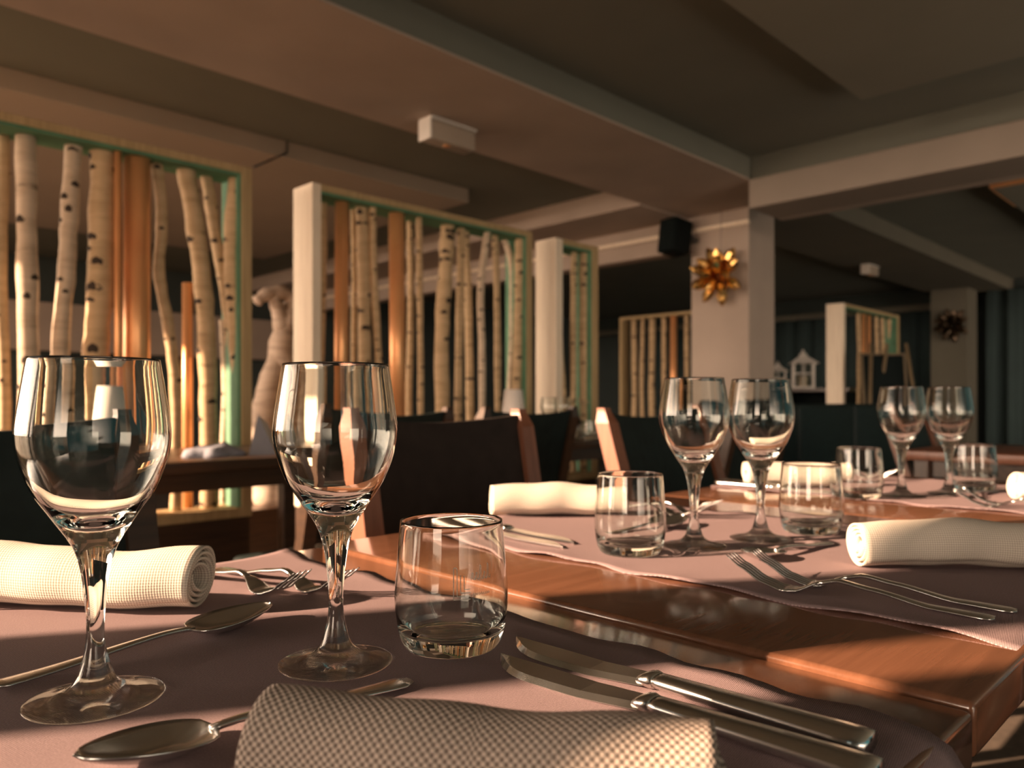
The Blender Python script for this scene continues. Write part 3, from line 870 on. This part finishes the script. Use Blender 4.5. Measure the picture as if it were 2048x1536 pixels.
def make_knife(label, loc, rz, L=0.235, group='steel table knives', side=1):
    """cutting edge towards +y*side"""
    t = thing('knife', label, 'knife', loc, rz, group)
    bl = 0.118; xs = L / 2 - bl
    st = []
    for i in range(17):
        u = i / 16
        x = -L / 2 + (xs + L / 2) * u
        w = 0.0122 - 0.0050 * u ** 0.8
        if i == 0: w *= 0.75
        st.append((x, 0, 0.0052, w, 0.0050 - 0.0012 * u))
    loft('handle', st, M['steel'], t, 12, 0.75)
    loft('bolster', [(xs - 0.003, 0, 0.0052, 0.0070, 0.0042), (xs, 0, 0.0052, 0.0082, 0.0046), (xs + 0.004, 0, 0.0052, 0.0080, 0.0036), (xs + 0.007, 0.001 * side, 0.005, 0.0074, 0.0022)], M['steel'], t, 12)
    n = 30
    vs_, fs_ = [], []
    for i in range(n + 1):
        u = i / n
        x = xs + 0.003 + (bl - 0.003) * u
        back = -0.0070 - 0.0012 * math.sin(u * math.pi) - 0.0008 * u
        edge = 0.0082 + 0.0042 * math.sin(min(1, u * 1.25) * math.pi * 0.62)
        if u > 0.62:
            k = (u - 0.62) / 0.38
            edge = edge - (edge - back) * (k ** 2.6) * 0.985
        zz = 0.0050 - 0.0022 * min(1, u * 3)
        bev = min(0.0032, (edge - back) * 0.4)
        for y, z in ((back, zz + 0.0011), (back, zz - 0.0009), (edge, zz - 0.0026), (edge, zz - 0.0023), (edge - bev, zz + 0.0007)):
            vs_.append((x, y * side, z))
    for i in range(n):
        for k in range(5):
            fs_.append([i * 5 + k, i * 5 + (k + 1) % 5, i * 5 + 5 + (k + 1) % 5, i * 5 + 5 + k])
    fs_.append([4, 3, 2, 1, 0]); e = n * 5; fs_.append([e, e + 1, e + 2, e + 3, e + 4])
    mesh('blade', vs_, fs_, M['steel'], t)
    return t
UP, DN = math.pi / 2, -math.pi / 2
# foreground table
def kn(label, tip, hand, z, side):
    tip, hand = Vector(tip), Vector(hand)
    a = tip - hand; L = a.length
    return make_knife(label, Vector(((tip.x + hand.x) / 2, (tip.y + hand.y) / 2, z)), math.atan2(a.y, a.x), L, side=side)
kn('knife nearest the seam, right one of the foreground knife pair', on_z(1017, 1288, C1).xy, on_z(1742, 1508, C1).xy, C1, 1)
kn('knife partly under the nearest napkin, left one of the foreground knife pair', on_z(985, 1324, C1).xy, (0.350, 0.124), C1, 1)
make_spoon('dessert spoon in shade left of the second wine glass, its bowl toward the forks', (0.195, 0.540, C1), math.radians(7), 0.188)
make_spoon('dessert spoon at the bottom left, its handle passing behind the nearest napkin', (0.190, 0.369, C1), math.radians(180 - 3), 0.177)
make_fork('left fork of the pair beside the cream napkin roll', (0.315, 0.671, C1), DN + 0.15)
make_fork('right fork of the pair beside the cream napkin roll, behind the second glass stem', (0.347, 0.648, C1), DN + 0.15)
# middle table
make_fork('front fork of the sharp pair on the middle table at right', (0.646, 0.252, C2), UP + 0.14, 0.205)
make_fork('rear fork of the sharp pair on the middle table at right', (0.680, 0.245, C2), UP + 0.16, 0.205)
make_knife('left knife of the sunlit pair in front of the white napkin roll', (0.650, 0.680, C2), DN, side=1)
make_knife('right knife of the sunlit pair in front of the white napkin roll', (0.680, 0.690, C2), DN, side=1)
make_spoon('sunlit spoon between the white napkin roll and left glass of the pair', (0.80, 0.560, C2), math.radians(4), 0.185)
make_spoon('spoon between the right tumbler and the grey napkin roll, its handle end lit', (0.800, 0.375, C2), math.radians(180 - 6), 0.168)
make_fork('left sunlit fork behind the left glass of the pair', (0.945, 0.655, C2), DN)
make_fork('right sunlit fork behind the left glass of the pair', (0.975, 0.655, C2), DN)
# far table
make_knife('sunlit knife at the near corner of the far table, left one', (1.362, 0.672, C2), DN, side=1)
make_knife('sunlit knife at the near corner of the far table, right one', (1.392, 0.672, C2), DN, side=1)
make_fork('left fork of the pair on the far table near the right edge', (1.372, 0.272, C2), UP + 0.14)
make_fork('right fork of the pair on the far table near the right edge', (1.412, 0.270, C2), UP + 0.14)
make_fork('left fork behind the left tumbler of the far table', (1.66, 0.655, C2), DN)
make_fork('right fork behind the left tumbler of the far table', (1.70, 0.655, C2), DN)
make_spoon('dark spoon behind the right tumbler of the far table', (1.53, 0.375, C2), math.radians(180 - 6), 0.168)
make_knife('pale knife on the table at the right edge', (2.95, 0.42, TZ), math.radians(100), side=1)

# ------------------------------------------------------------------ things on the background tables
def table_lamp(label, x, y, zb, zt, r):
    t = thing('table_lamp', label, 'lamp', (x, y, TZ), 0, 'small table lamps with white shades')
    b, h = zb - TZ, zt - TZ
    lathe('base', [(0, 0), (0.045, 0), (0.045, 0.008), (0.01, 0.014), (0, 0.014)], M['steel2'], t, 24)
    lathe('stem', [(0, 0.012), (0.006, 0.012), (0.006, h - 0.015), (0, h - 0.015)], M['steel2'], t, 12)
    lathe('shade', [(r, b), (r * 0.76, h), (r * 0.74, h), (r * 0.98, b), (r, b)], M['shade'], t, 32)
    return t
table_lamp('table lamp with white shade seen through the leftmost wine glass', *on_y(228, 800, 2.30).xy, 0.845, 0.945, 0.055)
table_lamp('table lamp with white shade on the table before the middle screen', 2.53, 2.52, 0.850, 0.968, 0.055)
def folded_napkin(label, x, y):
    t = thing('folded_napkin', label, 'napkin', (x, y, TZ), 0.3)
    a = [(-0.07, 0.0, 0), (0.0, -0.05, 0), (0.10, 0.02, 0), (0.0, 0.04, 0), (-0.03, 0.0, 0.13), (0.02, 0.01, 0.10)]
    mesh('front_fold', [a[1], a[2], a[3], a[5], a[4]], [[0, 1, 3, 4], [1, 2, 3], [0, 4, 2], [4, 3, 2], [0, 2, 1]], M['white'], t)
    mesh('shaded_fold', [a[0], a[1], a[3], a[4]], [[0, 1, 3], [0, 3, 2], [0, 2, 1], [1, 2, 3]], M['blue_grey'], t)  # other half of the same napkin, its shade given as blue-grey colour
    return t
folded_napkin('standing white folded napkin, its shaded half coloured blue-grey, on the left screen table', *on_y(530, 905, 2.33).xy)
def candle_glass(label, x, y, h=0.10, r=0.035):
    t = thing('candle_glass', label, 'candle holder', (x, y, TZ), 0, 'glass candle holders on the background tables')
    lathe('glass_cup', [(0, 0.0), (r * 0.8, 0.0), (r, h * 0.5), (r * 0.9, h), (r * 0.86, h), (r * 0.95, h * 0.5), (r * 0.7, 0.006), (0, 0.006)], M['glass'], t, 24)
    lathe('candle', [(0, 0.007), (r * 0.5, 0.007), (r * 0.5, h * 0.55), (0, h * 0.55)], M['candle'], t, 16)
    return t
candle_glass('glass candle holder on the narrow screen table, next to the small wine glass', 2.66, 2.27)
def small_glass(label, x, y, z=TZ):
    t = copy_tree(proto); t.location = (x, y, z); t['label'] = label; t['group'] = 'wine glasses on the background tables'
    return t
small_glass('small wine glass on the table before the narrow screen, left of two', 2.60, 2.36)
small_glass('small wine glass on the table before the narrow screen, right of two', 2.72, 2.38)
for i, (x, y, lab) in enumerate(((3.02, 0.19, 'tumbler on the table at the far right edge'), (2.74, 2.24, 'tumbler on the table before the narrow screen'))):
    t = copy_tree(tproto); t.location = (x, y, TZ); t['label'] = lab; t['group'] = 'tumblers on the background tables'
    for ch in [c for c in bpy.data.objects if c.parent == t and c.name.startswith('etched')]: bpy.data.objects.remove(ch)
# vase of dried flowers
def dried_flowers(x, y, label):
    t = thing('flower_vase', label, 'vase', (x, y, TZ))
    lathe('vase', [(0, 0), (0.03, 0), (0.035, 0.05), (0.02, 0.10), (0.017, 0.10), (0.03, 0.05), (0.026, 0.005), (0, 0.005)], M['glass'], t, 20)
    for k in range(9):
        a = k * 2.4; s = 0.02 + 0.05 * random.random()
        tip = Vector((s * math.cos(a), s * math.sin(a), 0.15 + 0.05 * random.random()))
        st = tube('stalk', [(0, 0, 0.02), tip * 0.6, tip], 0.0013, M['leaf'], t, 5)
        vs_, fs_ = [], []
        for m in range(12):
            d = Vector((random.gauss(0, 1), random.gauss(0, 1), random.gauss(0, 1))).normalized() * 0.014
            e = d.cross(Vector((0, 0, 1))).normalized() * 0.005
            b0 = len(vs_); vs_ += [tip, tip + d * 0.6 + e, tip + d, tip + d * 0.6 - e]; fs_.append([b0, b0 + 1, b0 + 2, b0 + 3])
        f = mesh('flower_head', vs_, fs_, M['leaf'], t)
    return t
dried_flowers(2.86, 2.42, 'small glass vase of dried flowers before the narrow screen')
# crumpled cloth heap on the left table
def heap(x, y, label):
    bm = bmesh.new(); bmesh.ops.create_icosphere(bm, subdivisions=3, radius=0.06)
    for v in bm.verts:
        n = 1 + 0.25 * math.sin(v.co.x * 90) * math.cos(v.co.y * 70) + random.uniform(-0.08, 0.08)
        v.co = Vector((v.co.x * 1.5 * n, v.co.y * n, max(0, v.co.z * 0.6 * n)))
    me = bpy.data.meshes.new('ash_bowl'); bm.to_mesh(me); bm.free()
    o = link('crumpled_cloth', me, M['blue_grey'], None, True); o.location = (x, y, TZ)
    return tag(o, label, 'cloth')
heap(*on_y(432, 905, 2.36).xy, 'dark crumpled cloth on the table before the left screen')

# ------------------------------------------------------------------ wall and ceiling fittings
def emergency_light(label, x, y, z, s=1.0):
    t = thing('emergency_light', label, 'ceiling light', (x, y, z), 0, 'white emergency light boxes under the ceiling beams')
    box('mounting_plate', (-0.15 * s, -0.05 * s, -0.012), (0.15 * s, 0.05 * s, 0), M['white'], t, 0.002)
    box('diffuser', (-0.145 * s, -0.045 * s, -0.11 * s), (0.145 * s, 0.045 * s, -0.012), M['bulb'], t, 0.012, 3)
    box('end_cap', (-0.155 * s, -0.048 * s, -0.112 * s), (-0.143 * s, 0.048 * s, -0.010), M['white'], t, 0.004)
    box('indicator', (-0.03 * s, -0.02 * s, -0.114 * s), (0.0, 0.01 * s, -0.109 * s), M['copper'], t, 0.001)
    return t
emergency_light('white emergency light box under the big ceiling beam at top centre', 2.50, 2.95, Z1)
emergency_light('small white emergency light box in the far dark room at right', 8.1, 2.95, Z1, 0.9)
def speaker(label):
    c = on_x(1362, 478, 4.98)
    t = thing('loudspeaker', label, 'loudspeaker', (4.90, c.y, c.z), math.radians(-14))
    t.rotation_euler = (0, math.radians(8), math.radians(-10))
    box('cabinet', (-0.09, -0.085, -0.125), (0.09, 0.085, 0.125), M['black'], t, 0.012, 3)
    box('grille', (-0.096, -0.075, -0.112), (-0.088, 0.075, 0.112), M['slate'], t, 0.003)
    box('wall_bracket', (0.08, -0.10, -0.02), (0.15, -0.05, 0.02), M['steel2'], t, 0.003)
    return t
speaker('black loudspeaker on the upper left corner of the front pillar')
def star(label, c, R, mat, group):
    t = thing('star_ornament', label, 'wall ornament', c, 0, group)
    dirs = []
    for k in range(17):                     # spread cones over the half sphere facing the room
        zz = 1 - (k + 0.5) / 17 * 1.0
        a = k * 2.39996
        rr = math.sqrt(max(0, 1 - zz * zz))
        dirs.append(Vector((-zz, rr * math.cos(a), rr * math.sin(a))))
    me = None
    for d in dirs:
        prof = [(0.004, 0.02), (R * 0.13, R * 0.45), (R * 0.20, R * 0.68), (R * 0.15, R * 0.92), (0.001, R * 1.12)]
        if me is None:
            o = lathe('cone', prof, mat, t, 8); me = o.data
            me.polygons.foreach_set('use_smooth', [False] * len(me.polygons))
        else:
            o = link('cone', me, None, t)
        o.rotation_euler = d.to_track_quat('Z', 'Y').to_euler()
    tube('hanging_wire', [(0.0, 0, 0), (0.02, 0.0, 0.62 * R / 0.2 - 0.0)], 0.002, M['steel2'], t, 6)
    return t
ps = on_x(1432, 550, 4.93)
star('gold star ornament made of foil cones, on the lit front pillar', (4.99, ps.y, ps.z), 0.205, M['gold'], 'cone star ornaments on the pillars')
ps2 = on_x(1903, 650, 10.35)
star('dark star ornament on the far pillar at right', (10.40, ps2.y, ps2.z), 0.20, M['bronze'], 'cone star ornaments on the pillars')
# thin cable hanging from the ceiling panel beside the left screen
cb = [on_y(574, 268, 4.12), on_y(574, 306, 4.12), on_y(508, 334, 4.0)]
o = tube('cable', cb, 0.006, M['steel2'], None, 6); tag(o, 'thin dark cable from the ceiling panel down to the left birch screen', 'cable')

# ------------------------------------------------------------------ far room: counter with lanterns, chalkboard
def counter():
    t = thing('counter', 'dark counter with an open shelf under the white lanterns', 'counter', (8.45, 3.32, 0))
    w, l, h = 0.6, 2.4, 1.07
    box('worktop', (-0.03, -0.03, h - 0.04), (w, l, h), M['table_dark'], t, 0.004)
    box('back_panel', (w - 0.03, 0, 0), (w - 0.005, l, h - 0.04), M['black'], t)
    box('shelf', (0.0, 0.0, 0.66), (w - 0.03, l, 0.69), M['table_dark'], t)
    box('front_panel', (0.0, 0, 0.0), (0.02, l, 0.62), M['black'], t)
    for y in (0.0, 0.85, 1.7, l - 0.03): box('side_panel', (0.0, y, 0), (w - 0.03, y + 0.03, h - 0.04), M['black'], t)
counter()
for i, (px, wd, hh, lab) in enumerate(((1612, 0.09, 0.14, 'white box on the counter shelf under the large lantern'), (1640, 0.07, 0.16, 'pale box on the counter shelf right of the large lantern'), (1688, 0.08, 0.10, 'small pale box on the counter shelf under the white screen post'))):
    p = on_x(px, 800, 8.6)
    o = box('storage_box', (-wd, -wd, 0), (wd, wd, hh), M['plaster'], None, 0.006); o.location = (8.62, p.y, 0.69)
    tag(o, lab, 'box', 'boxes on the counter shelf')
def lantern(label, px, s):
    p = on_x(px, 770, 8.62)
    t = thing('lantern', label, 'lantern', (8.62, p.y, 1.07), 0.5, 'white lanterns on the counter')
    w, h = 0.125 * s, 0.29 * s
    box('base', (-w, -w, 0), (w, w, 0.025 * s), M['white'], t, 0.003)
    for sx in (-1, 1):
        for sy in (-1, 1):
            box('corner_post', (sx * w * 0.88 - 0.012 * s, sy * w * 0.88 - 0.012 * s, 0.025 * s), (sx * w * 0.88 + 0.012 * s, sy * w * 0.88 + 0.012 * s, h), M['white'], t)
    for k in range(4):
        m = bpy.data.objects.new('pane_frame', None)
        f = box('muntin', (-0.006 * s, -w * 0.9 - 0.004, 0.03 * s), (0.006 * s, -w * 0.9 + 0.004, h), M['white'], t); f.rotation_euler = (0, 0, k * math.pi / 2)
        bpy.data.objects.remove(m)
        f = box('muntin', (-w * 0.85, -w * 0.9 - 0.004, h * 0.58), (w * 0.85, -w * 0.9 + 0.004, h * 0.58 + 0.014 * s), M['white'], t); f.rotation_euler = (0, 0, k * math.pi / 2)
        f = box('pane', (-w * 0.84, -w * 0.86 - 0.001, 0.03 * s), (w * 0.84, -w * 0.86 + 0.001, h), M['glass'], t); f.rotation_euler = (0, 0, k * math.pi / 2)
    rw = w * 1.35
    mesh('roof', [(-rw, -rw, h), (rw, -rw, h), (rw, rw, h), (-rw, rw, h), (-w * .4, -w * .4, h + 0.085 * s), (w * .4, -w * .4, h + 0.085 * s), (w * .4, w * .4, h + 0.085 * s), (-w * .4, w * .4, h + 0.085 * s)],
         [[3, 2, 1, 0], [0, 1, 5, 4], [1, 2, 6, 5], [2, 3, 7, 6], [3, 0, 4, 7], [4, 5, 6, 7]], M['white'], t)
    lathe('finial', [(w * .4, h + 0.085 * s), (w * .34, h + 0.12 * s), (0.012 * s, h + 0.135 * s), (0.016 * s, h + 0.155 * s), (0, h + 0.175 * s)], M['white'], t, 16)
    lathe('candle', [(0, 0.025 * s), (w * 0.45, 0.025 * s), (w * 0.45, h * 0.5), (0, h * 0.5)], M['candle'], t, 16)
    return t
lantern('large white lantern house with a pitched roof on the far counter', 1606, 0.97)
lantern('small white lantern partly hidden by the front pillar, on the far counter', 1556, 0.70)
def chalkboard():
    c = on_y(1782, 740, 2.55)
    t = thing('chalkboard', 'dark chalkboard on a leaning wooden easel before the far screen', 'chalkboard', (c.x, 2.55, 0), math.radians(-40))
    def leg(x0, y0, x1, y1, nm='easel_leg'): tube(nm, [(x0, y0, 0), (x1, y1, 1.46)], (0.016, 0.016), M['far_wood'], t, 6)
    leg(-0.30, -0.14, -0.17, 0.04); leg(0.30, -0.14, 0.17, 0.04); leg(0, 0.42, 0, 0.06)
    b = box('board', (-0.20, -0.012, 0.45), (0.20, 0.012, 1.36), M['slate'], t, 0.004); b.rotation_euler = (math.radians(-6), 0, 0)
    for fx in (-0.22, 0.20): q = box('board_frame', (fx, -0.018, 0.45), (fx + 0.02, 0.018, 1.38), M['far_wood'], t, 0.003); q.rotation_euler = (math.radians(-6), 0, 0)
    q = box('board_frame', (-0.20, -0.018, 1.36), (0.20, 0.018, 1.38), M['far_wood'], t, 0.003); q.rotation_euler = (math.radians(-6), 0, 0)
    f = box('ledge', (-0.26, -0.07, 0.62), (0.26, -0.02, 0.65), M['far_wood'], t, 0.004)
chalkboard()
# orange glow along the far hung panel's rim, painted as copper-coloured strips
struct('glow_trim_1', (5.925, -1.8, 2.345), (5.94, 1.385, 2.375), M['copper'])
struct('glow_trim_2', (5.94, 1.37, 2.345), (6.6, 1.385, 2.375), M['copper'])

# sunlight is focused through the glassware onto the cloths and wood
for o in bpy.data.objects:
    if o.type == 'MESH':
        if o.data.materials and o.data.materials[0] in (M['glass'], M['foot_glass']): o.cycles.is_caustics_caster = True
        elif o.name.startswith(('table_runner', 'tabletop', 'napkin')): o.cycles.is_caustics_receiver = True
